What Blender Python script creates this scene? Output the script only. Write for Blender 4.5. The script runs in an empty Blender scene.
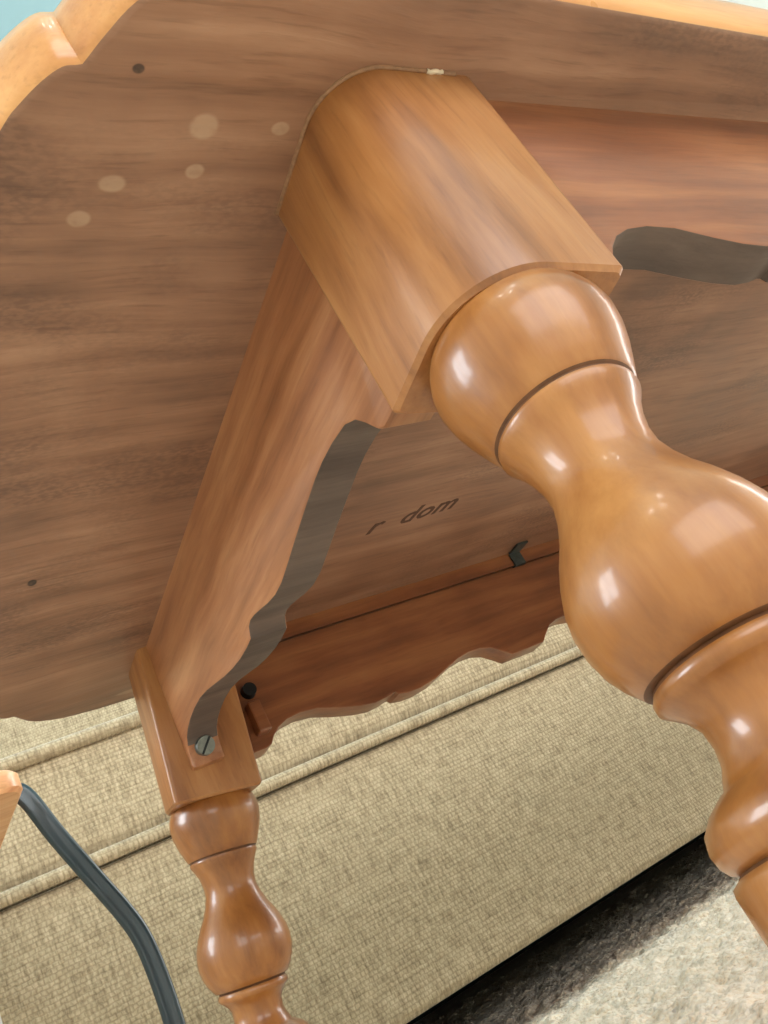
import bpy, bmesh, math, random
import numpy as np
from mathutils import Vector, Matrix
random.seed(7); np.random.seed(7)
C = bpy.context.scene.collection
S = bpy.context.scene
FZ = 0.145                      # camera height above the carpet; table numbers below are taken relative to the camera

# ------------------------------------------------------------------ camera
RW = np.array([[0.8139869, -0.1993965, 0.5455881],      # world x, y, z in camera axes (right, down, forward)
               [-0.3569411, 0.5693024, 0.7405996],
               [-0.4582776, -0.7975812, 0.3922319]])
cd = bpy.data.cameras.new('camera'); cam = bpy.data.objects.new('camera', cd); C.objects.link(cam)
cx_, cy_, cz_ = RW[:, 0], -RW[:, 1], -RW[:, 2]
cam.matrix_world = Matrix(((cx_[0], cy_[0], cz_[0], 0), (cx_[1], cy_[1], cz_[1], 0), (cx_[2], cy_[2], cz_[2], FZ), (0, 0, 0, 1)))
cd.sensor_fit = 'VERTICAL'; cd.sensor_height = 36; cd.lens = 868.8 / 1024 * 36
cd.clip_start = 0.01
S.camera = cam

# ------------------------------------------------------------------ sky, daylight, exposure
w = bpy.data.worlds.new('sky'); S.world = w; w.use_nodes = True
bg = w.node_tree.nodes['Background']
bg.inputs[0].default_value = (0.90, 0.95, 1.0, 1); bg.inputs[1].default_value = 1.0
S.view_settings.view_transform = 'Standard'; S.view_settings.look = 'None'
S.view_settings.exposure = -0.12; S.view_settings.gamma = 1.0; S.view_settings.use_curve_mapping = False
RX0, RX1, RY0, RY1, RH = -1.75, 3.2, -2.0, 1.98, 2.42       # the room
WIN = {  # wall: (along0, along1, z0, z1)
    'front': (-1.1, 1.9, 0.50, 2.28), 'left': (0.55, 1.45, 0.75, 1.95), 'right': (-0.35, 1.25, 0.06, 2.06)}
def daylight(name, loc, rot, sx, sy, radiance, col):
    l = bpy.data.lights.new(name, 'AREA'); l.shape = 'RECTANGLE'; l.size = sx; l.size_y = sy
    l.energy = radiance*math.pi*sx*sy; l.color = col
    o = bpy.data.objects.new(name, l); C.objects.link(o); o.location = loc; o.rotation_euler = rot
a = WIN['front']; daylight('window_daylight', ((a[0]+a[1])/2, RY0-0.11, (a[2]+a[3])/2), (math.pi/2, 0, 0), a[1]-a[0], a[3]-a[2], 5.0, (1.0, .98, .95))
a = WIN['left']; daylight('window_daylight', (RX0-0.11, (a[0]+a[1])/2, (a[2]+a[3])/2), (math.pi/2, 0, -math.pi/2), a[1]-a[0], a[3]-a[2], 20.0, (.84, .93, 1.0))
a = WIN['right']; daylight('window_daylight', (RX1+0.11, (a[0]+a[1])/2, (a[2]+a[3])/2), (math.pi/2, 0, math.pi/2), a[1]-a[0], a[3]-a[2], 11.5, (1.0, .97, .94))  # added light from an unseen opening, brightens the carpet behind the table
for x, y in ((-.15, -.75), (.15, -.95), (.45, -.70)):      # three bulbs of the ceiling lamp
    l = bpy.data.lights.new('ceiling_bulb', 'POINT'); l.energy = 5; l.shadow_soft_size = .04; l.color = (1, .93, .84)
    o = bpy.data.objects.new('ceiling_bulb', l); C.objects.link(o); o.location = (x, y, 2.25)

# ------------------------------------------------------------------ helpers
def tag(o, label=None, cat=None, group=None, kind=None):
    for k, v in (('label', label), ('category', cat), ('group', group), ('kind', kind)):
        if v: o[k] = v
    return o
def thing(name, loc, rz=0, label=None, cat=None, group=None):
    o = bpy.data.objects.new(name, None); C.objects.link(o); o.location = loc; o.rotation_euler = (0, 0, rz)
    o.empty_display_size = 0.05
    return tag(o, label, cat, group)
def obj(name, bm, mat, parent=None, off=(0, 0, 0), smooth=None):
    """link a bmesh as one object; off = origin of the parent in the coordinates the mesh was made in"""
    bmesh.ops.recalc_face_normals(bm, faces=bm.faces[:])
    me = bpy.data.meshes.new(name)
    if off != (0, 0, 0): bmesh.ops.translate(bm, vec=-Vector(off), verts=bm.verts[:])
    bm.to_mesh(me); bm.free()
    if mat: me.materials.append(mat)
    o = bpy.data.objects.new(name, me); C.objects.link(o); o.parent = parent
    if smooth is not None:
        me.polygons.foreach_set('use_smooth', [True]*len(me.polygons))
        if smooth < 180:
            me.set_sharp_from_angle(angle=math.radians(smooth))
    return o
def box(bm, x0, x1, y0, y1, z0, z1, bev=0, seg=2):
    r = bmesh.ops.create_cube(bm, size=1)
    v = r['verts']
    for q in v:
        q.co = Vector(((x0+x1)/2+q.co.x*(x1-x0), (y0+y1)/2+q.co.y*(y1-y0), (z0+z1)/2+q.co.z*(z1-z0)))
    if bev:
        e = list({e for q in v for e in q.link_edges})
        bmesh.ops.bevel(bm, geom=e, offset=bev, segments=seg, profile=0.5, affect='EDGES')
    return bm
def boxes(lst, bev=0, seg=2):
    bm = bmesh.new()
    for b in lst: box(bm, *b, bev=bev, seg=seg)
    return bm
def loft(rings, cap=True, closed=True):
    bm = bmesh.new(); R = [[bm.verts.new(p) for p in r] for r in rings]; n = len(rings[0])
    for a, b in zip(R, R[1:]):
        for i in range(n if closed else n-1):
            bm.faces.new((a[i], a[(i+1) % n], b[(i+1) % n], b[i]))
    if cap: bm.faces.new(R[0]); bm.faces.new(R[-1])
    return bm
def catmull(pts, n=6):
    P = [np.array(p, float) for p in pts]; P = [2*P[0]-P[1]] + P + [2*P[-1]-P[-2]]; out = []
    for i in range(1, len(P)-2):
        for k in range(n):
            t = k/n; a, b, c, d = P[i-1:i+3]
            out.append(0.5*((2*b)+(-a+c)*t+(2*a-5*b+4*c-d)*t*t+(-a+3*b-3*c+d)*t**3))
    out.append(P[-2]); return out
def tube(path, r, n=12, cap=True, flat=None):
    """round tube along a path; flat = list of (dx, dy) cross-section offsets instead of a circle"""
    P = [Vector(p) for p in path]; rings = []; up = None
    sec = flat or [(r*math.cos(2*math.pi*i/n), r*math.sin(2*math.pi*i/n)) for i in range(n)]
    for i, p in enumerate(P):
        t = (P[min(i+1, len(P)-1)]-P[max(i-1, 0)]).normalized()
        if up is None: up = Vector((0, -1, 0)) if abs(t.y) < .9 else Vector((1, 0, 0))
        s = t.cross(up).normalized(); up = s.cross(t).normalized()
        rings.append([p+s*a+up*b for a, b in sec])
    return loft(rings, cap)

# ------------------------------------------------------------------ materials
def srgb(r, g, b):
    f = lambda c: (c/255/12.92 if c/255 <= .04045 else ((c/255+.055)/1.055)**2.4)
    return (f(r), f(g), f(b), 1)
class NT:
    def __init__(s, name):
        s.m = bpy.data.materials.new(name); s.m.use_nodes = True; s.t = s.m.node_tree
        s.b = s.t.nodes['Principled BSDF']
    def n(s, typ, inp=None, **kw):
        x = s.t.nodes.new(typ)
        for k, v in kw.items(): setattr(x, k, v)
        for k, v in (inp or {}).items():
            if isinstance(v, bpy.types.NodeSocket): s.t.links.new(v, x.inputs[k])
            else: x.inputs[k].default_value = v
        return x
    def set(s, **kw):
        for k, v in kw.items():
            i = s.b.inputs[k.replace('_', ' ')]
            if isinstance(v, bpy.types.NodeSocket): s.t.links.new(v, i)
            else: i.default_value = v
    def math(s, op, a, b=None, c=None):
        d = {0: a}
        if b is not None: d[1] = b
        if c is not None: d[2] = c
        return s.n('ShaderNodeMath', d, operation=op).outputs[0]
    def ramp(s, fac, stops):
        r = s.n('ShaderNodeValToRGB', {0: fac}); e = r.color_ramp.elements
        while len(e) < len(stops): e.new(0.5)
        for q, (p, c) in zip(e, stops): q.position = p; q.color = c
        return r.outputs[0]
    def mix(s, fac, a, b, blend='MIX'):
        x = s.n('ShaderNodeMix', data_type='RGBA', blend_type=blend)
        for i, v in ((0, fac), (6, a), (7, b)):
            if isinstance(v, bpy.types.NodeSocket): s.t.links.new(v, x.inputs[i])
            else: x.inputs[i].default_value = v
        return x.outputs[2]
    def maprange(s, v, a, b, c=0., d=1., interp='SMOOTHSTEP'):
        return s.n('ShaderNodeMapRange', {0: v, 1: a, 2: b, 3: c, 4: d}, interpolation_type=interp).outputs[0]
def wood(name, dark, mid, light, axis='X', rough=.3, coat=.4, coat_rough=.12, scale=1.0, blotch=.5, bump=.15, spots=None, knots=None, band=0.0, pores=.25, stain=None, seed=0.):
    """varnished wood: long grain along one object axis, cloudy stain, fine pores"""
    T = NT(name); tc = T.n('ShaderNodeTexCoord').outputs['Object']
    st = {'X': (1, 14, 14), 'Y': (14, 1, 14), 'Z': (14, 14, 1)}[axis]
    off = T.n('ShaderNodeVectorMath', {0: tc, 1: (seed, seed*.7, seed*1.3)}, operation='ADD').outputs[0]
    wob = T.n('ShaderNodeTexNoise', {'Vector': off, 'Scale': 9*scale, 'Detail': 2.})
    wv = T.n('ShaderNodeVectorMath', {0: wob.outputs['Color'], 1: (.012, .012, .012)}, operation='MULTIPLY').outputs[0]
    co = T.n('ShaderNodeVectorMath', {0: off, 1: wv}, operation='ADD').outputs[0]
    mp = T.n('ShaderNodeVectorMath', {0: co, 1: st}, operation='MULTIPLY').outputs[0]
    g1 = T.n('ShaderNodeTexNoise', {'Vector': mp, 'Scale': 5.5*scale, 'Detail': 5., 'Roughness': .62}).outputs[0]
    g2 = T.n('ShaderNodeTexNoise', {'Vector': mp, 'Scale': 34*scale, 'Detail': 3., 'Roughness': .6}).outputs[0]
    cl = T.n('ShaderNodeTexNoise', {'Vector': off, 'Scale': 16*scale, 'Detail': 3.}).outputs[0]
    v = T.math('ADD', T.math('MULTIPLY', g1, 1-blotch*.55), T.math('MULTIPLY', cl, blotch*.55))
    col = T.ramp(v, [(.33, dark), (.5, mid), (.66, light)])
    col = T.mix(T.maprange(g2, .52, .72, 0, pores), col, T.mix(1., col, (.5, .45, .42, 1), 'MULTIPLY'))
    if stain:     # irregular dark water marks
        sv = T.n('ShaderNodeVectorMath', {0: co, 1: (1, 2.2, 1)}, operation='MULTIPLY').outputs[0]
        s1 = T.n('ShaderNodeTexNoise', {'Vector': sv, 'Scale': 6.5, 'Detail': 4., 'Roughness': .6}).outputs[0]
        s2 = T.n('ShaderNodeTexNoise', {'Vector': T.n('ShaderNodeVectorMath', {0: tc, 1: (1, 2, 1)}, operation='MULTIPLY').outputs[0], 'Scale': 330., 'Detail': 3.}).outputs[0]
        f = T.math('MULTIPLY', T.maprange(s1, .47, .66), T.maprange(s2, .36, .64, .2, 1.))
        col = T.mix(T.math('MULTIPLY', f, .5), col, stain)
    for lst, c_, amt in ((spots, srgb(186, 158, 132), .5), (knots, srgb(38, 26, 22), .92)):
        if not lst: continue
        tot = None
        for (x, y, rx, ry) in lst:
            d = T.n('ShaderNodeVectorMath', {0: tc, 1: (x, y, 0)}, operation='SUBTRACT').outputs[0]
            wb2 = T.n('ShaderNodeVectorMath', {0: wob.outputs['Color'], 1: (.004, .004, 0)}, operation='MULTIPLY_ADD')
            wb2.inputs[2].default_value = (-.002, -.002, 0)
            d = T.n('ShaderNodeVectorMath', {0: d, 1: wb2.outputs[0]}, operation='ADD').outputs[0]
            d = T.n('ShaderNodeVectorMath', {0: d, 1: (1/rx, 1/ry, 0)}, operation='MULTIPLY').outputs[0]
            L = T.n('ShaderNodeVectorMath', {0: d}, operation='LENGTH').outputs['Value']
            m = T.maprange(L, 1.12, .72)
            tot = m if tot is None else T.math('MAXIMUM', tot, m)
        sp = T.n('ShaderNodeTexNoise', {'Vector': tc, 'Scale': 260., 'Detail': 2.}).outputs[0]
        col = T.mix(T.math('MULTIPLY', T.math('MULTIPLY', tot, amt), T.maprange(sp, .2, .6, .55, 1.)), col, c_)
    bp = T.n('ShaderNodeBump', {'Strength': bump, 'Distance': .0006, 'Height': T.math('ADD', g2, T.math('MULTIPLY', g1, .6))})
    T.set(Base_Color=col, Roughness=T.maprange(cl, .3, .7, rough*.85, rough*1.2, 'LINEAR'), Coat_Weight=coat, Coat_Roughness=coat_rough, Normal=bp.outputs[0])
    return T.m
def fabric(name, a, b, c):
    T = NT(name); tc = T.n('ShaderNodeTexCoord').outputs['Object']
    sp = T.n('ShaderNodeSeparateXYZ', {0: tc})
    yz = T.math('ADD', sp.outputs[1], sp.outputs[2])
    nz = T.n('ShaderNodeTexNoise', {'Vector': tc, 'Scale': 170., 'Detail': 2.})
    v = T.n('ShaderNodeCombineXYZ', {0: sp.outputs[0], 1: yz, 2: 0.}).outputs[0]
    j = T.n('ShaderNodeVectorMath', {0: nz.outputs['Color'], 1: (.0046, .0040, 0), 2: v}, operation='MULTIPLY_ADD').outputs[0]
    br = T.n('ShaderNodeTexBrick', {'Vector': j, 'Color1': (.35, .35, .35, 1), 'Color2': (1, 1, 1, 1), 'Mortar': (0, 0, 0, 1), 'Scale': 1., 'Mortar Size': .0013, 'Mortar Smooth': 1., 'Brick Width': .0050, 'Row Height': .0044}, offset=.5)
    slub = T.n('ShaderNodeVectorMath', {0: tc, 1: (16, 130, 130)}, operation='MULTIPLY').outputs[0]
    s1 = T.n('ShaderNodeTexNoise', {'Vector': slub, 'Scale': 2.2, 'Detail': 3.}).outputs[0]
    slub2 = T.n('ShaderNodeVectorMath', {0: tc, 1: (150, 18, 18)}, operation='MULTIPLY').outputs[0]
    s2 = T.n('ShaderNodeTexNoise', {'Vector': slub2, 'Scale': 2.2, 'Detail': 3.}).outputs[0]
    tone = T.math('ADD', T.math('MULTIPLY', s1, .36), T.math('MULTIPLY', s2, .56))
    tone = T.math('ADD', tone, T.math('MULTIPLY', T.n('ShaderNodeRGBToBW', {0: br.outputs[0]}).outputs[0], .08))
    col = T.ramp(tone, [(.34, c), (.5, b), (.66, a)])
    col = T.mix(T.math('MULTIPLY', br.outputs['Fac'], .30), col, c)
    h = T.math('ADD', T.math('MULTIPLY', br.outputs['Fac'], -1.), T.math('MULTIPLY', tone, 1.2))
    bp = T.n('ShaderNodeBump', {'Strength': .4, 'Distance': .001, 'Height': h})
    T.set(Base_Color=col, Roughness=.92, Normal=bp.outputs[0], Sheen_Weight=.25, Specular_IOR_Level=.2)
    return T.m
def plain(name, col, rough=.6, metal=0., noise=.0, scale=40., coat=0., bump=0.):
    T = NT(name); tc = T.n('ShaderNodeTexCoord').outputs['Object']
    nz = T.n('ShaderNodeTexNoise', {'Vector': tc, 'Scale': scale, 'Detail': 4.}).outputs[0]
    c = T.mix(T.maprange(nz, .35, .7, 0, noise), col, tuple(q*.45 for q in col[:3])+(1,))
    T.set(Base_Color=c, Roughness=rough, Metallic=metal, Coat_Weight=coat)
    if bump:
        T.set(Normal=T.n('ShaderNodeBump', {'Strength': bump, 'Distance': .001, 'Height': nz}).outputs[0])
    return T.m
M = {}
leg_c = (srgb(108, 60, 24), srgb(152, 97, 46), srgb(178, 124, 68))
M['leg'] = wood('varnished_maple_leg', *leg_c, axis='Z', rough=.36, coat=.40, coat_rough=.13, blotch=.9, bump=.05, pores=.12)
M['leg_far'] = M['leg']
M['block'] = wood('varnished_maple_block', srgb(126, 78, 40), srgb(158, 105, 58), srgb(176, 126, 76), axis='Z', rough=.40, coat=.32, coat_rough=.14, blotch=.5, bump=.12, pores=.3, seed=3.)
ap = (srgb(126, 78, 48), srgb(158, 104, 68), srgb(180, 128, 88))
M['apron_x'] = wood('varnished_maple_long_apron', srgb(100, 57, 36), srgb(132, 80, 49), srgb(156, 102, 63), axis='X', rough=.34, coat=.3, coat_rough=.2, blotch=.5, seed=5.)
M['apron_y'] = wood('varnished_maple_end_apron', *ap, axis='Y', rough=.34, coat=.3, coat_rough=.18, blotch=.3, seed=8.)
M['sawn_shaded'] = wood('edge_wood_painted_shade', srgb(68, 56, 52), srgb(88, 74, 68), srgb(106, 90, 82), axis='X', rough=.6, coat=0., blotch=.6, bump=.4, seed=15.)  # raw edge wood, with the shade below the aprons put into its colour
M['grime'] = plain('dark_grime_in_grooves', srgb(96, 58, 28), .6, 0, .5, 300.)
M['groove'] = plain('dark_saw_cut', srgb(40, 24, 18), .8)
M['carpet_dark'] = plain('black_dust_cloth', srgb(24, 36, 42), .9)  # dust cloth, also on the added sheet that darkens the gap
M['steel'] = plain('dull_grey_steel', srgb(120, 125, 122), .45, .8, .5, 300.)
M['black_metal'] = plain('black_oxide_metal', srgb(38, 42, 46), .5, .6, .3, 200.)
M['clip'] = plain('blackened_steel_clip', srgb(74, 82, 82), .45, .5, .5, 250.)
M['wall'] = plain('warm_white_wall_paint', srgb(222, 219, 211), .85, 0, .05, 8.)
M['ceil'] = plain('pale_blue_ceiling_paint', srgb(140, 176, 186), .9, 0, .05, 8.)
M['white'] = plain('white_gloss_paint', srgb(232, 232, 228), .4, 0, .03, 10.)
M['pale'] = plain('pale_grey_paint', srgb(205, 205, 200), .45, 0, .05, 30.)
M['cord'] = plain('dark_teal_cord_plastic', srgb(34, 54, 62), .32, 0, .1, 80., coat=.2)
M['fabric'] = fabric('woven_beige_upholstery', srgb(204, 188, 158), srgb(182, 166, 136), srgb(138, 123, 98))
M['peach'] = wood('pale_peach_wood', srgb(214, 150, 104), srgb(232, 178, 130), srgb(242, 196, 150), axis='X', rough=.4, coat=.2, blotch=.3, seed=12.)
M['ink'] = plain('faded_black_ink', srgb(88, 60, 48), .8, 0, .5, 350.)
M['dark_wood'] = wood('dark_wooden_foot', srgb(50, 30, 20), srgb(66, 40, 26), srgb(80, 50, 34), axis='Z')
M['tan'] = plain('dried_tan_glue', srgb(150, 112, 82), .6, 0, .5, 500.)
M['glue'] = plain('dried_white_glue', srgb(224, 208, 184), .5, 0, .2, 400.)

# ------------------------------------------------------------------ the room
def struct(name, bm, mat, parent=None, **k):
    o = obj(name, bm, mat, parent, **k)
    if not parent: o['kind'] = 'structure'
    return o
def carpet_mat():
    T = NT('cream_carpet'); tc = T.n('ShaderNodeTexCoord').outputs['Object']
    a = T.n('ShaderNodeTexNoise', {'Vector': tc, 'Scale': 150., 'Detail': 4., 'Roughness': .7}).outputs[0]
    b = T.n('ShaderNodeTexNoise', {'Vector': tc, 'Scale': 14., 'Detail': 3.}).outputs[0]
    c = T.n('ShaderNodeTexVoronoi', {'Vector': tc, 'Scale': 210.}).outputs[0]
    col = T.ramp(a, [(.28, srgb(172, 144, 116)), (.38, srgb(242, 216, 182)), (.56, srgb(252, 236, 212))])
    col = T.mix(T.maprange(b, .35, .7, 0, .35), col, srgb(240, 228, 208))
    bp = T.n('ShaderNodeBump', {'Strength': .6, 'Distance': .004, 'Height': T.math('SUBTRACT', a, c)})
    T.set(Base_Color=col, Roughness=.95, Normal=bp.outputs[0], Sheen_Weight=.3, Specular_IOR_Level=.1)
    return T.m
M['carpet'] = carpet_mat()
floor = struct('floor', boxes([(RX0-.1, RX1+.1, RY0-.1, RY1+.1, -.12, 0)]), M['carpet'])
def pile():
    st = .0036; xs = np.arange(-.55, 1.75, st); ys = np.arange(-.25, 1.45, st)
    X, Y = np.meshgrid(xs, ys, indexing='ij'); n, m = X.shape
    def smooth(a, k):
        for ax in (0, 1):
            a = sum(np.roll(a, i, ax) for i in range(-k, k+1))/(2*k+1)
        return a
    r = np.random.rand(n, m); b = smooth(np.random.rand(n, m), 2); b = (b-b.mean())/b.std(); d = smooth(np.random.rand(n, m), 1); d = (d-d.mean())/d.std()
    Z = .004 + .0013*b + .0011*d + .0012*(r-.5); Z = np.clip(Z, .0006, .009)
    X = X+(np.random.rand(n, m)-.5)*st*.7; Y = Y+(np.random.rand(n, m)-.5)*st*.7
    for A in (Z[0], Z[-1], Z[:, 0], Z[:, -1]): A[:] = .0004
    co = np.stack([X, Y, Z], -1).reshape(-1, 3)
    i = np.arange(n*m).reshape(n, m); F = np.stack([i[:-1, :-1], i[1:, :-1], i[1:, 1:], i[:-1, 1:]], -1).reshape(-1, 4)
    me = bpy.data.meshes.new('carpet_pile'); me.vertices.add(n*m); me.vertices.foreach_set('co', co.ravel())
    me.loops.add(F.size); me.loops.foreach_set('vertex_index', F.ravel().astype(np.int32))
    me.polygons.add(len(F)); me.polygons.foreach_set('loop_start', np.arange(0, F.size, 4, dtype=np.int32))
    me.update(calc_edges=True); me.polygons.foreach_set('use_smooth', [True]*len(F)); me.materials.append(M['carpet'])
    o = bpy.data.objects.new('carpet_pile', me); C.objects.link(o); o.parent = floor; o['kind'] = 'stuff'
pile()
struct('ceiling', boxes([(RX0-.1, RX1+.1, RY0-.1, RY1+.1, RH, RH+.1)]), M['ceil'])
struct('wall_back', boxes([(RX0-.1, RX1+.1, RY1, RY1+.1, 0, RH)]), M['wall'])
a = WIN['right']
_wr = struct('wall_right', boxes([(RX1, RX1+.1, RY0, a[0], 0, RH), (RX1, RX1+.1, a[1], RY1, 0, RH), (RX1, RX1+.1, a[0], a[1], 0, a[2]), (RX1, RX1+.1, a[0], a[1], a[3], RH)]), M['wall'])
door = struct('added_door_1', boxes([(RX1+.03, RX1+.09, a[0], a[0]+.07, a[2], a[3]), (RX1+.03, RX1+.09, a[1]-.07, a[1], a[2], a[3]), (RX1+.03, RX1+.09, a[0]+.07, a[1]-.07, a[3]-.07, a[3]), (RX1+.03, RX1+.09, a[0]+.07, a[1]-.07, a[2], a[2]+.10), (RX1+.03, RX1+.09, (a[0]+a[1])/2-.04, (a[0]+a[1])/2+.04, a[2]+.10, a[3]-.07)]), M['white'])  # unseen frame added to go with the carpet light on this side
a = WIN['front']
struct('wall_front', boxes([(RX0-.1, a[0], RY0-.1, RY0, 0, RH), (a[1], RX1+.1, RY0-.1, RY0, 0, RH), (a[0], a[1], RY0-.1, RY0, 0, a[2]), (a[0], a[1], RY0-.1, RY0, a[3], RH)]), M['wall'])
b = WIN['left']
struct('wall_left', boxes([(RX0-.1, RX0, RY0, b[0], 0, RH), (RX0-.1, RX0, b[1], RY1, 0, RH), (RX0-.1, RX0, b[0], b[1], 0, b[2]), (RX0-.1, RX0, b[0], b[1], b[3], RH)]), M['wall'])
def window(name, horiz, s0, s1, z0, z1, at, inner):
    """frame and bars set in the wall opening; horiz 'x' runs along x"""
    def bb(u0, u1, v0, v1, d0, d1):
        return (u0, u1, at+d0, at+d1, v0, v1) if horiz == 'x' else (at+d0, at+d1, u0, u1, v0, v1)
    t = .05; mid = (s0+s1)/2
    fr = struct(name, boxes([bb(s0, s0+t, z0, z1, -.09, -.03), bb(s1-t, s1, z0, z1, -.09, -.03), bb(s0+t, s1-t, z0, z0+t, -.09, -.03), bb(s0+t, s1-t, z1-t, z1, -.09, -.03)]), M['white'])
    obj('window_bar', boxes([bb(mid-.02, mid+.02, z0+t, z1-t, -.08, -.04)]), M['white'], fr)
    obj('window_bar', boxes([bb(s0+t, s1-t, (z0+z1)/2-.015, (z0+z1)/2+.015, -.078, -.042)]), M['white'], fr)
    obj('window_sill', boxes([bb(s0-.05, s1+.05, z0-.03, z0, 0, .06)]), M['white'], fr)
window('window_1', 'x', a[0], a[1], a[2], a[3], RY0, 1)
window('window_2', 'y', b[0], b[1], b[2], b[3], RX0, 1)
struct('baseboard_back', boxes([(RX0, RX1, RY1-.015, RY1, 0, .09)]), M['white'])

# ------------------------------------------------------------------ coffee table (numbers relative to the camera, z up)
U = .2                                     # underside of the top
XC, YC = .68, .3174                        # centre of the table
OFF = (XC, YC, -FZ)                        # base of the table in these numbers
table = thing('coffee_table', (XC, YC, 0), 0, 'varnished maple coffee table with splayed turned legs and scalloped aprons', 'table')
def tob(name, bm, mat, parent=table, smooth=None):
    return obj(name, bm, mat, parent, OFF, smooth)
# spots and stains on the underside, in table coordinates
rel = lambda x, y: (x-XC, y-YC)
spots = [(*rel(x, y), rx, ry) for x, y, rx, ry in ((.1107, .1338, .0046, .0042), (.1346, .1333, .0031, .0023), (.1108, .1481, .0031, .0026), (.0872, .1520, .0040, .0030), (.0790, .1639, .0036, .0030), (.1475, .532, .010, .003))]
knots = [(*rel(.0897, .1185),   .0017, .0014), (*rel(.0783, .3637), .0022, .003)]
M['under'] = wood('stained_underside_wood', srgb(108, 76, 58), srgb(142, 103, 80), srgb(166, 127, 102), axis='X', rough=.42, coat=.12, coat_rough=.3, blotch=.8, bump=.25, pores=.4, spots=spots, knots=knots, stain=srgb(74, 50, 42), seed=0.)
M['edge'] = wood('varnished_maple_edge', srgb(188, 128, 74), srgb(206, 150, 92), srgb(218, 166, 108), axis='X', rough=.3, coat=.4, blotch=.3, seed=2.)
corner = [(.20, .0861), (.17, .0862), (.15, .0865), (.13, .0873), (.1075, .0908), (.0955, .0958), (.0865, .1021), (.0803, .1105), (.0756, .1183)]
lobe = [(.0756, .1183), (.0712, .1192), (.0663, .1235), (.0613, .1300), (.0578, .1360), (.050, .155), (.0435, .180), (.0395, .215), (.038, .26), (.0385, .3174)]
c1 = catmull(corner, 4); c2 = catmull(lobe, 4)
quarter = [np.array((XC, .0861))]+c1[:-1]+c2[:-1]
half = quarter+[np.array((.0385, YC))]+[np.array((p[0], 2*YC-p[1])) for p in quarter[::-1]]
outl = half[:]+[np.array((2*XC-p[0], p[1])) for p in half[::-1][1:-1]]
outl = np.array(outl)
def inset(P, d):
    t = np.roll(P, -1, 0)-np.roll(P, 1, 0); t /= np.linalg.norm(t, axis=1)[:, None]
    nrm = np.stack([t[:, 1], -t[:, 0]], 1)
    cen = np.array((XC, YC)); sgn = np.sign(((cen-P)*nrm).sum(1)); sgn = 1 if (sgn > 0).mean() > .5 else -1
    return P+nrm*sgn*d
prof_e = [(.0026, 0), (.0010, .0007), (-.0003, .0028), (-.0013, .009), (-.0014, .016), (.0002, .0215), (.0032, .0248), (.008, .026)]
bm = loft([[(x, y, U+z) for x, y in inset(outl, d)] for d, z in prof_e])
top = tob('tabletop', bm, M['under'], smooth=40)
top.data.materials.append(M['edge'])
for p in top.data.polygons:
    if p.normal.z > -.9: p.material_index = 1

# legs ---------------------------------------------------------------
XB, YB, W, HB, SX, SY = .1452, .1150, .0500, .0927, .1378, .108
prof_leg = [(.070, .0), (.0915, .0), (.0915, .0226), (.0945, .0242), (.098, .0253), (.102, .0257), (.107, .0250), (.112, .0235), (.117, .0215), (.1208, .0199), (.1215, .0192), (.1221, .0186), (.1228, .0189), (.1242, .0190),
            (.127, .0172), (.131, .0155), (.136, .0143), (.141, .0142), (.146, .0156), (.151, .0178), (.156, .0207), (.161, .0231), (.166, .0249), (.171, .0257), (.176, .0255), (.181, .0243), (.185, .0223), (.1888, .0196), (.1893, .0178),
            (.1901, .0182), (.1913, .0190), (.1930, .0189), (.1944, .0172), (.1965, .0150), (.1995, .0134), (.2035, .0132), (.2070, .0140), (.2100, .0157), (.2112, .0163), (.2120, .0180), (.2140, .0213), (.2165, .0238), (.2195, .0247), (.2220, .0243), (.2238, .0232), (.2246, .0218),
            (.2252, .0225), (.2262, .0242), (.2275, .0245), (.235, .0242), (.26, .0226), (.29, .0203), (.32, .0182), (.345, .0170), (.352, .0180), (.357, .0186), (.362, .0178)]
LEGLAB = ['turned leg with a square rounded block, nearest the corner with pale glue spots', None, None, None]
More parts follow.
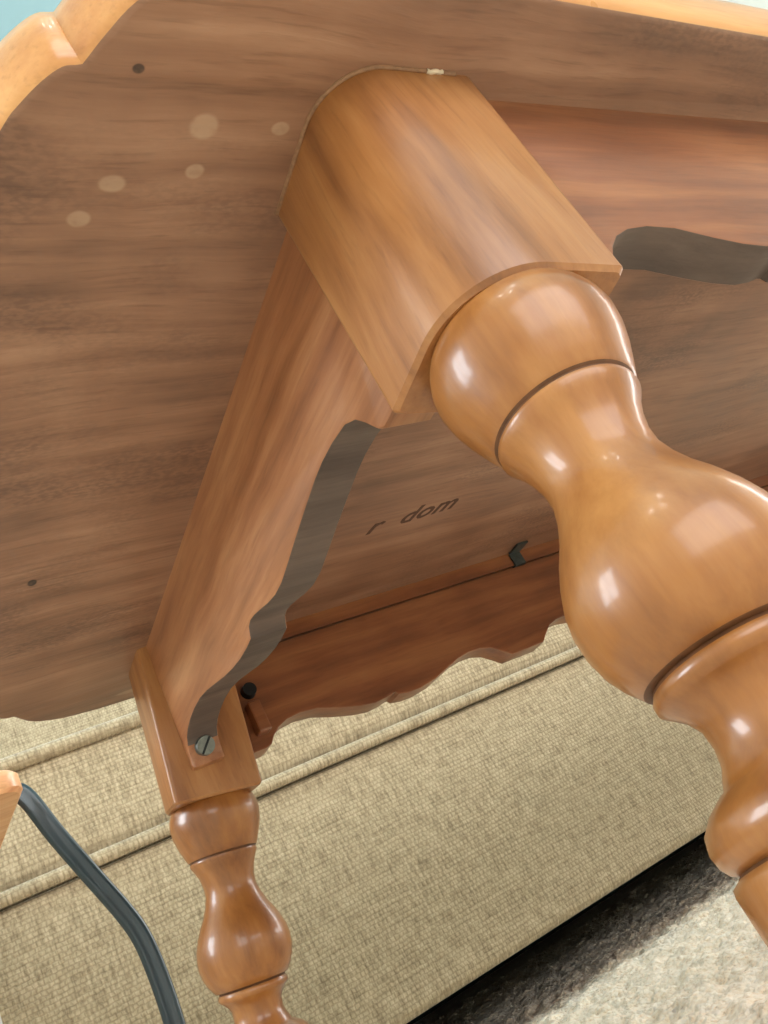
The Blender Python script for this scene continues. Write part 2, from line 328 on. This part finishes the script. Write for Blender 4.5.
for (mx, my) in ((0, 0), (0, 1), (1, 0), (1, 1)):
    fx = -1 if mx else 1; fy = -1 if my else 1
    def mir(p): return (2*XC-p[0] if mx else p[0], 2*YC-p[1] if my else p[1], p[2])
    ax = Vector((-SX, -SY, -1)).normalized()
    o = Vector((XB+W/2+.0018, YB+W/2+.0007, U))
    # block: rounded outer corner, three eased corners, slanted with the leg
    e = .0022
    def section(t):
        x0, y0, rc = .1424+.0030*t, .1124+.0042*t, .020+.006*t
        x1, y1 = .1950+.002*t, .1646+.0012*t; sec = []
        def arc(cx, cy, r, a0, a1, n):
            for i in range(n+1):
                q = math.radians(a0+(a1-a0)*i/n); sec.append((cx+r*math.cos(q), cy+r*math.sin(q)))
        arc(x0+rc, y0+rc, rc, 180, 270, 16); arc(x1-e, y0+e, e, 270, 360, 3); arc(x1-e, y1-e, e, 0, 90, 3); arc(x0+e, y1-e, e, 90, 180, 3)
        return sec, (x0+x1)/2, (y0+y1)/2
    rings = []
    for dd, ins in ((0, 0), (.5, 0), (.985, 0), (1, .0012)):
        sec, cxm, cym = section(dd); ring = []
        for (x, y) in sec:
            k = 1-ins/(W/2); X = Vector((cxm+(x-cxm)*k, cym+(y-cym)*k, U))
            ring.append(mir(X+ax*(HB*dd-(X-o).dot(ax)*dd)))
        rings.append(ring)
    # axis frame for the turning
    zx = Vector((1, 0, 0)); sx = (zx-ax*zx.dot(ax)).normalized(); sy = ax.cross(sx)
    flen = (U+FZ)/-ax.z
    prs = [(s if s < .226 else .226+(s-.226)*(flen-.226+.001)/(.362-.226), r) for s, r in prof_leg[1:]]
    lr = []; n = 56
    for s, r in prs:
        lr.append([mir(o+ax*s+sx*(max(r, .0005)*math.cos(2*math.pi*i/n))+sy*(max(r, .0005)*math.sin(2*math.pi*i/n))) for i in range(n)])
    bm = loft(lr)
    bm.faces.ensure_lookup_table()
    for k in range(len(prs)-1):
        sm = (prof_leg[k+1][0]+prof_leg[k+2][0])/2
        if any(lo < sm < hi for lo, hi in ((.1216, .1228), (.1889, .1897), (.2242, .2250))):
            for q in range(n): bm.faces[k*n+q].material_index = 1
    leg = tob('leg', bm, M['leg'], smooth=50)
    leg.data.materials.append(M['grime'])
    blk = tob('leg_block', loft(rings), M['block'], leg, smooth=35)

# aprons --------------------------------------------------------------
def extrude_profile(low, ztop, plane, d0, d1, bev, step=None):
    """low = [(s, z)] lower edge; the board lies in plane 'x' or 'y' between d0 (outer) and d1 (inner)"""
    poly = [np.array(p) for p in low]+[np.array((low[-1][0], ztop)), np.array((low[0][0], ztop))]
    def ring(d, ins, drop=0.):
        out = []
        n = len(low)
        for i, p in enumerate(poly):
            if i < n and ins:
                a = poly[max(i-1, 0)]; b2 = poly[min(i+1, n-1)]; t = b2-a; t = t/np.linalg.norm(t); nn = np.array((-t[1], t[0]))
                if nn[1] < 0 and abs(nn[1]) > .3: nn = -nn
                p = p+nn*ins
            if i >= n: p = p-np.array((0, drop))
            out.append((p[0], d, p[1]) if plane == 'y' else (d, p[0], p[1]))
        return out
    s = 1 if d1 > d0 else -1
    if step:          # the inner part of the top edge is cut lower
        ds, dz = step
        bm = loft([ring(d0, bev), ring(d0+s*bev*.3, bev*.3), ring(d0+s*bev, 0), ring(ds, 0), ring(ds+s*1e-6, 0, dz), ring(d1-s*.0004, 0, dz), ring(d1, .0004, dz)])
        bmesh.ops.dissolve_degenerate(bm, dist=1e-5, edges=bm.edges[:])
        return bm
    return loft([ring(d0, bev), ring(d0+s*bev*.3, bev*.3), ring(d0+s*bev, 0), ring(d1-s*.0004, 0), ring(d1, .0004)])
def sawn_shaded(o, ax=1):
    """the cut lower edge gets dark raw wood with its shade painted in; ax = axis across the board"""
    o.data.materials.append(M['sawn_shaded'])
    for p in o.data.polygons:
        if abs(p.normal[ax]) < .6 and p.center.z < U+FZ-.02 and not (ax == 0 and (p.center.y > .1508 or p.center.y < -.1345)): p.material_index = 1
lowend = [(.150, .1230), (.180, .1232), (.1835, .1255), (.187, .1308), (.1905, .1350), (.1965, .1380), (.2075, .1394), (.218, .1396), (.2267, .1390), (.242, .1369), (.258, .1345), (.2726, .1320), (.284, .1303), (.2935, .1302), (.303, .1317), (.312, .1338), (.3195, .1354), (.3255, .1360), (.3292, .1351), (.3315, .1325), (.3328, .1308), (.341, .1304), (.352, .1307), (.365, .1321), (.379, .1345), (.394, .1378), (.408, .1408), (.422, .1428), (.436, .1432), (.449, .1424), (.4585, .1408), (.4650, .1385), (.4690, .1350), (.4712, .1305), (.4722, .1255), (.4725, .1232), (.480, .1230)]
for right in (0, 1):
    f = (lambda v: 2*XC-v) if right else (lambda v: v)
    bm = extrude_profile(lowend, U, 'x', f(.148), f(.1665), .0016)
    apr = tob('end_apron', bm, M['apron_y'], smooth=40)
    sawn_shaded(apr, 0)
    # pan-head screws at the tabs: plate face looks along the apron
    for far in (1, 0):
        bm = bmesh.new()
        yy = .4700 if far else 2*YC-.4700
        n = Vector((0, -.93 if far else .93, -.36)).normalized()
        c = Vector((f(.1575), yy, .1325))
        R3 = n.to_track_quat('Z', 'Y').to_matrix().to_4x4()
        bmesh.ops.create_cone(bm, cap_ends=True, segments=24, radius1=.0062, radius2=.0052, depth=.004, matrix=Matrix.Translation(c+n*.0006) @ R3)
        sc = tob('screw', bm, M['steel'], apr, smooth=40)
        bm = bmesh.new(); box(bm, -.0052, .0052, -.0006, .0006, -.0003, .0003)
        bmesh.ops.transform(bm, matrix=Matrix.Translation(c+n*.0026) @ R3 @ Matrix.Rotation(.9, 4, 'Z'), verts=bm.verts[:])
        tob('screw_slot', bm, M['black_metal'], apr)
low_l = [(.176, .121), (.1945, .1212), (.1985, .1225), (.2015, .1265), (.2065, .1307), (.2135, .1335), (.223, .1345), (.235, .1332), (.250, .1280), (.262, .1246), (.273, .1228), (.2815, .1234), (.2880, .1248), (.2900, .1246), (.2915, .1226), (.299, .1212), (.309, .1212), (.322, .1232), (.334, .1270), (.346, .1308), (.357, .1326), (.367, .1324), (.376, .1298), (.384, .1240), (.3895, .1195)]
low_l = [(s*1.036, z+.0042) for s, z in low_l]
scal = low_l+[(.8392-s, z) for s, z in low_l[1:][::-1]]
scal = scal+[(.672, .1250)]+[(.688, .1250)]+[(2*XC-s, z) for s, z in scal[::-1]]
for back in (0, 1):
    f = (lambda v: 2*YC-v) if back else (lambda v: v)
    bm = extrude_profile(scal, U, 'y', f(.1196), f(.1372), .0014, (f(.1335), .0127))
    apr = tob('back_apron' if back else 'front_apron', bm, M['apron_x'], smooth=40)
    if not back: sawn_shaded(apr)
    # the strip above the saw kerf that takes the clips
    tob('apron_lip', boxes([(.185, 2*XC-.185, min(f(.1335), f(.1372)), max(f(.1335), f(.1372)), U-.0107, U)]), M['apron_x'], apr)
    for x in (.4575, .90):
        s = 1 if back else -1; yi = f(.1372)
        bm = boxes([(x-.0055, x+.0055, min(yi, yi-s*.0016), max(yi, yi-s*.0016), U-.0118, U-.0014),
                    (x-.0055, x+.0055, min(yi-s*.0016, yi-s*.016), max(yi-s*.0016, yi-s*.016), U-.0016, U-.0001),
                    (x-.0055, x+.0055, min(yi, yi+s*.004), max(yi, yi+s*.004), U-.0122, U-.0108)])
        tob('table_clip', bm, M['clip'])
# hanger bolt and corner block inside the far corner
bm = bmesh.new()
bmesh.ops.create_cone(bm, cap_ends=True, segments=20, radius1=.0050, radius2=.0044, depth=.006, matrix=Matrix.Translation((.2050, .4955, .1625)) @ Matrix.Rotation(math.pi/2, 4, 'X'))
tob('bolt', bm, M['black_metal'], smooth=40)
tob('corner_block', boxes([(.1985, .2070, .4895, .4985, .1335, .1540)], bev=.0012), M['apron_x'])
# dried glue bead along the near block
tob('glue_bead', tube([(.1770+.0012*i, .1118+.0003*math.sin(i*1.9), U-.0005-.0003*math.sin(i)) for i in range(6)], .0008, 8), M['glue'], smooth=180)
gl = [(.1624+.0203*math.cos(math.radians(t)), .1324+.0203*math.sin(math.radians(t)), U-.0002) for t in range(182, 272, 6)]
tob('glue_line', tube([(.1421, .163, U-.0002), (.1421, .148, U-.0002)]+gl+[(.178, .1121, U-.0002), (.188, .1121, U-.0002)], .0008, 6), M['tan'], smooth=180)
# stamped marks on the underside
def stamp(txt, x, y, size, shear):
    cu = bpy.data.curves.new('stamp', 'FONT'); cu.body = txt; cu.size = size; cu.shear = shear; cu.extrude = .00008; cu.offset = .0004; cu.space_character = 1.05; cu.resolution_u = 3
    t = bpy.data.objects.new('tmp', cu); me = bpy.data.meshes.new_from_object(t, depsgraph=None) if False else t.to_mesh().copy()
    bpy.data.objects.remove(t)
    o = bpy.data.objects.new('stamp', me); C.objects.link(o); o.parent = table
    o.location = (x-XC, y-YC, U+FZ-.00012); o.rotation_euler = (math.pi, 0, math.radians(-6)); me.materials.clear(); me.materials.append(M['ink'])
    return o
stamp('r  dom', .2735, .4005, .0225, .35)

# ------------------------------------------------------------------ sofa
RS = -.0526
def sofa_pt(t, n):     # along / away from the camera -> world
    return (t*math.cos(RS)-n*math.sin(RS), t*math.sin(RS)+n*math.cos(RS))
SC, SD = .48, .9
sx_, sy_ = sofa_pt(SC, SD)
sofa = thing('sofa', (sx_, sy_, 0), RS, 'beige woven upholstered sofa behind the coffee table', 'sofa')
def rounded_box(x0, x1, y0, y1, z0, z1, r, seg=4, sub=0, puff=0., axes=None):
    bm = bmesh.new(); box(bm, x0, x1, y0, y1, z0, z1, bev=r, seg=seg)
    return bm
def pillow(x0, x1, y0, y1, z0, z1, r, puff, pz=1.6):
    """box with rounded edges and softly crowned faces"""
    bm = bmesh.new()
    bmesh.ops.create_cube(bm, size=2)
    bmesh.ops.subdivide_edges(bm, edges=bm.edges[:], cuts=14, use_grid_fill=True)
    hx, hy, hz = (x1-x0)/2, (y1-y0)/2, (z1-z0)/2
    for v in bm.verts:
        c = v.co.copy(); q = Vector([math.copysign(abs(t)**.55 if abs(t) < 1 else 1, t) for t in c])   # pack rows toward the edges
        p = Vector((q.x*hx, q.y*hy, q.z*hz))
        core = Vector((max(-hx+r, min(hx-r, p.x)), max(-hy+r, min(hy-r, p.y)), max(-hz+r, min(hz-r, p.z))))
        d = p-core
        if d.length > r: p = core+d.normalized()*r
        ux, uy, uz = 1-(p.x/hx)**2, 1-(p.y/hy)**2, 1-(p.z/hz)**2
        if abs(c.z) > .999: p.z += math.copysign(puff*pz*max(ux, 0)**.6*max(uy, 0)**.6, c.z)
        if abs(c.y) > .999: p.y += math.copysign(puff*max(ux, 0)**.5*max(uz, 0)**.7, c.y)
        if abs(c.x) > .999: p.x += math.copysign(puff*.5*max(uy, 0)*max(uz, 0), c.x)
        v.co = p+Vector(((x0+x1)/2, (y0+y1)/2, (z0+z1)/2))
    return bm
def welt_loop(x0, x1, y0, y1, z, r, cr=.03, sag=0.):
    pts = []
    for (cx, cy, a0) in ((x1-cr, y1-cr, 0), (x0+cr, y1-cr, 90), (x0+cr, y0+cr, 180), (x1-cr, y0+cr, 270)):
        for i in range(7):
            t = math.radians(a0+90*i/6); pts.append((cx+cr*math.cos(t), cy+cr*math.sin(t), z))
    out = []
    for i, p in enumerate(pts):
        q = pts[(i+1) % len(pts)]; L = math.dist(p, q); k = max(1, int(L/.05))
        for j in range(k): out.append(tuple(p[m]+(q[m]-p[m])*j/k for m in range(3)))
    bm = bmesh.new(); n = 10; rings = []
    N = len(out)
    for i in range(N):
        t = (Vector(out[(i+1) % N])-Vector(out[i-1])).normalized(); s = t.cross(Vector((0, 0, 1))).normalized()
        rings.append([bm.verts.new(Vector(out[i])+s*r*math.cos(2*math.pi*j/n)+Vector((0, 0, 1))*r*math.sin(2*math.pi*j/n)) for j in range(n)])
    for i in range(N):
        A, B = rings[i], rings[(i+1) % N]
        for j in range(n): bm.faces.new((A[j], A[(j+1) % n], B[(j+1) % n], B[j]))
    return bm
SB, SS = .0705, .321        # bottom of the rail, seam under the cushions
obj('base_rail', boxes([(-1.66, 1.66, 0, .82, SB, SS+.002)], bev=.010, seg=5), M['fabric'], sofa, smooth=40)
obj('dust_cloth', boxes([(-1.62, 1.62, .03, .80, SB-.002, SB+.004)]), M['carpet_dark'], sofa)
for s in (-1, 1):
    obj('arm', boxes([(min(s*1.5, s*1.7), max(s*1.5, s*1.7), -.01, .86, SB, .60)], bev=.04, seg=5), M['fabric'], sofa, smooth=40)
obj('rear_blackout', boxes([(-1.62, 1.62, .795, .815, 0, SB+.01)]), M['carpet_dark'], sofa)  # added black sheet, hides the lit wall so the gap stays dark
obj('back_frame', boxes([(-1.5, 1.5, .70, .88, SS-.01, .82)], bev=.04, seg=5), M['fabric'], sofa, smooth=40)
for x in (-1.58, 1.58):
    for y in (.06, .78):
        bm = bmesh.new(); bmesh.ops.create_cone(bm, cap_ends=True, segments=20, radius1=.018, radius2=.026, depth=SB-.004, matrix=Matrix.Translation((x, y, (SB-.004)/2)))
        obj('foot', bm, M['dark_wood'], sofa, smooth=40)
for i, (x0, x1, which) in enumerate(((-.496, .496, 'behind the turned table legs'), (-1.496, -.504, 'beyond the small side table'), (.504, 1.496, 'beyond the far table end'))):
    px, py = sofa_pt(SC+(x0+x1)/2, SD+.30)
    t = thing('seat_cushion', (px, py, SS-.0005), RS, 'beige woven box seat cushion with piped edges, '+which, 'cushion', 'seat cushions of the sofa')
    hw = (x1-x0)/2-.010; hh = .136
    obj('cushion_body', pillow(-hw, hw, -.296, .33, .008, hh, .022, .008), M['fabric'], t, smooth=180)
    obj('piping', welt_loop(-hw-.001, hw+.001, -.302, .332, hh-.010, .0080), M['fabric'], t, smooth=180)
    obj('piping', welt_loop(-hw-.001, hw+.001, -.304, .332, .0085, .0068), M['fabric'], t, smooth=180)
    px, py = sofa_pt(SC+(x0+x1)/2, SD+.58)
    t = thing('back_cushion', (px, py, SS+hh+.034), RS, 'beige woven back cushion leaning on the sofa back, '+which, 'cushion', 'back cushions of the sofa')
    bm = pillow(-hw+.018, hw-.018, -.075, .075, .0, .42, .045, .03, .3)
    bmesh.ops.rotate(bm, cent=(0, 0, 0), matrix=Matrix.Rotation(math.radians(-6), 3, 'X'), verts=bm.verts[:])
    obj('cushion_body', bm, M['fabric'], t, smooth=180)

# ------------------------------------------------------------------ small side table and lamp cord
ST = (-.105, .70)
st = thing('side_table', (ST[0], ST[1], 0), 0, 'small side table with pale peach wooden top and pale grey legs, partly in view', 'table')
Zt = .189+FZ
pl = []
def arc2(cx, cy, r, a0, a1, n=6):
    for i in range(n+1):
        t = math.radians(a0+(a1-a0)*i/n); pl.append((cx+r*math.cos(t), cy+r*math.sin(t)))
rr = .018
arc2(.189-rr, -.092+rr, rr, 270, 360); arc2(.174-rr, .12-rr, rr, 0, 90); arc2(-.19+rr, .12-rr, rr, 90, 180); arc2(-.19+rr, -.092+rr, rr, 180, 270)
def sc_(p, d): L = math.hypot(*p); return (p[0]*(1-d/L), p[1]*(1-d/L))
bm = loft([[(*sc_(p, .003), Zt) for p in pl], [(*p, Zt+.003) for p in pl], [(*p, Zt+.013) for p in pl], [(*sc_(p, .003), Zt+.016) for p in pl]])
obj('tabletop', bm, M['peach'], st, smooth=40)
for sx in (-1, 1):
    for sy in (-1, 1):
        bm = boxes([(sx*.125-.015, sx*.125+.015, sy*.08-.015, sy*.08+.015, .004, Zt)], bev=.003)
        obj('leg', bm, M['pale'], st)
pts = [(-.02, .70, .2105), (.03, .69, .2105), (.068, .684, .2108), (.0845, .681, .2095), (.0925, .68, .2000), (.1028, .68, .1685), (.1182, .68, .1275), (.1275, .68, .1030), (.1335, .68, .0830), (.1360, .68, .0600), (.1360, .68, .0240), (.132, .68, -.03), (.126, .685, -.09), (.13, .69, -.122), (.15, .70, -.1335), (.21, .72, -.1345), (.30, .74, -.1345)]
path = [tuple(p+np.array((0, 0, FZ))) for p in catmull(pts, 5)]
# flat two-core lamp cord: two joined round cores
r = .0034; sec = []
for cxx, a0 in ((.0035, -115), (-.0035, 65)):
    for i in range(11):
        t = math.radians(a0+230*i/10); sec.append((cxx+r*math.cos(t), r*math.sin(t)))
cord = obj('lamp_cord', tube(path, r, flat=sec), M['cord'], None, smooth=180)
tag(cord, 'dark teal flat twin-core cord hanging in front of the sofa', 'cord')
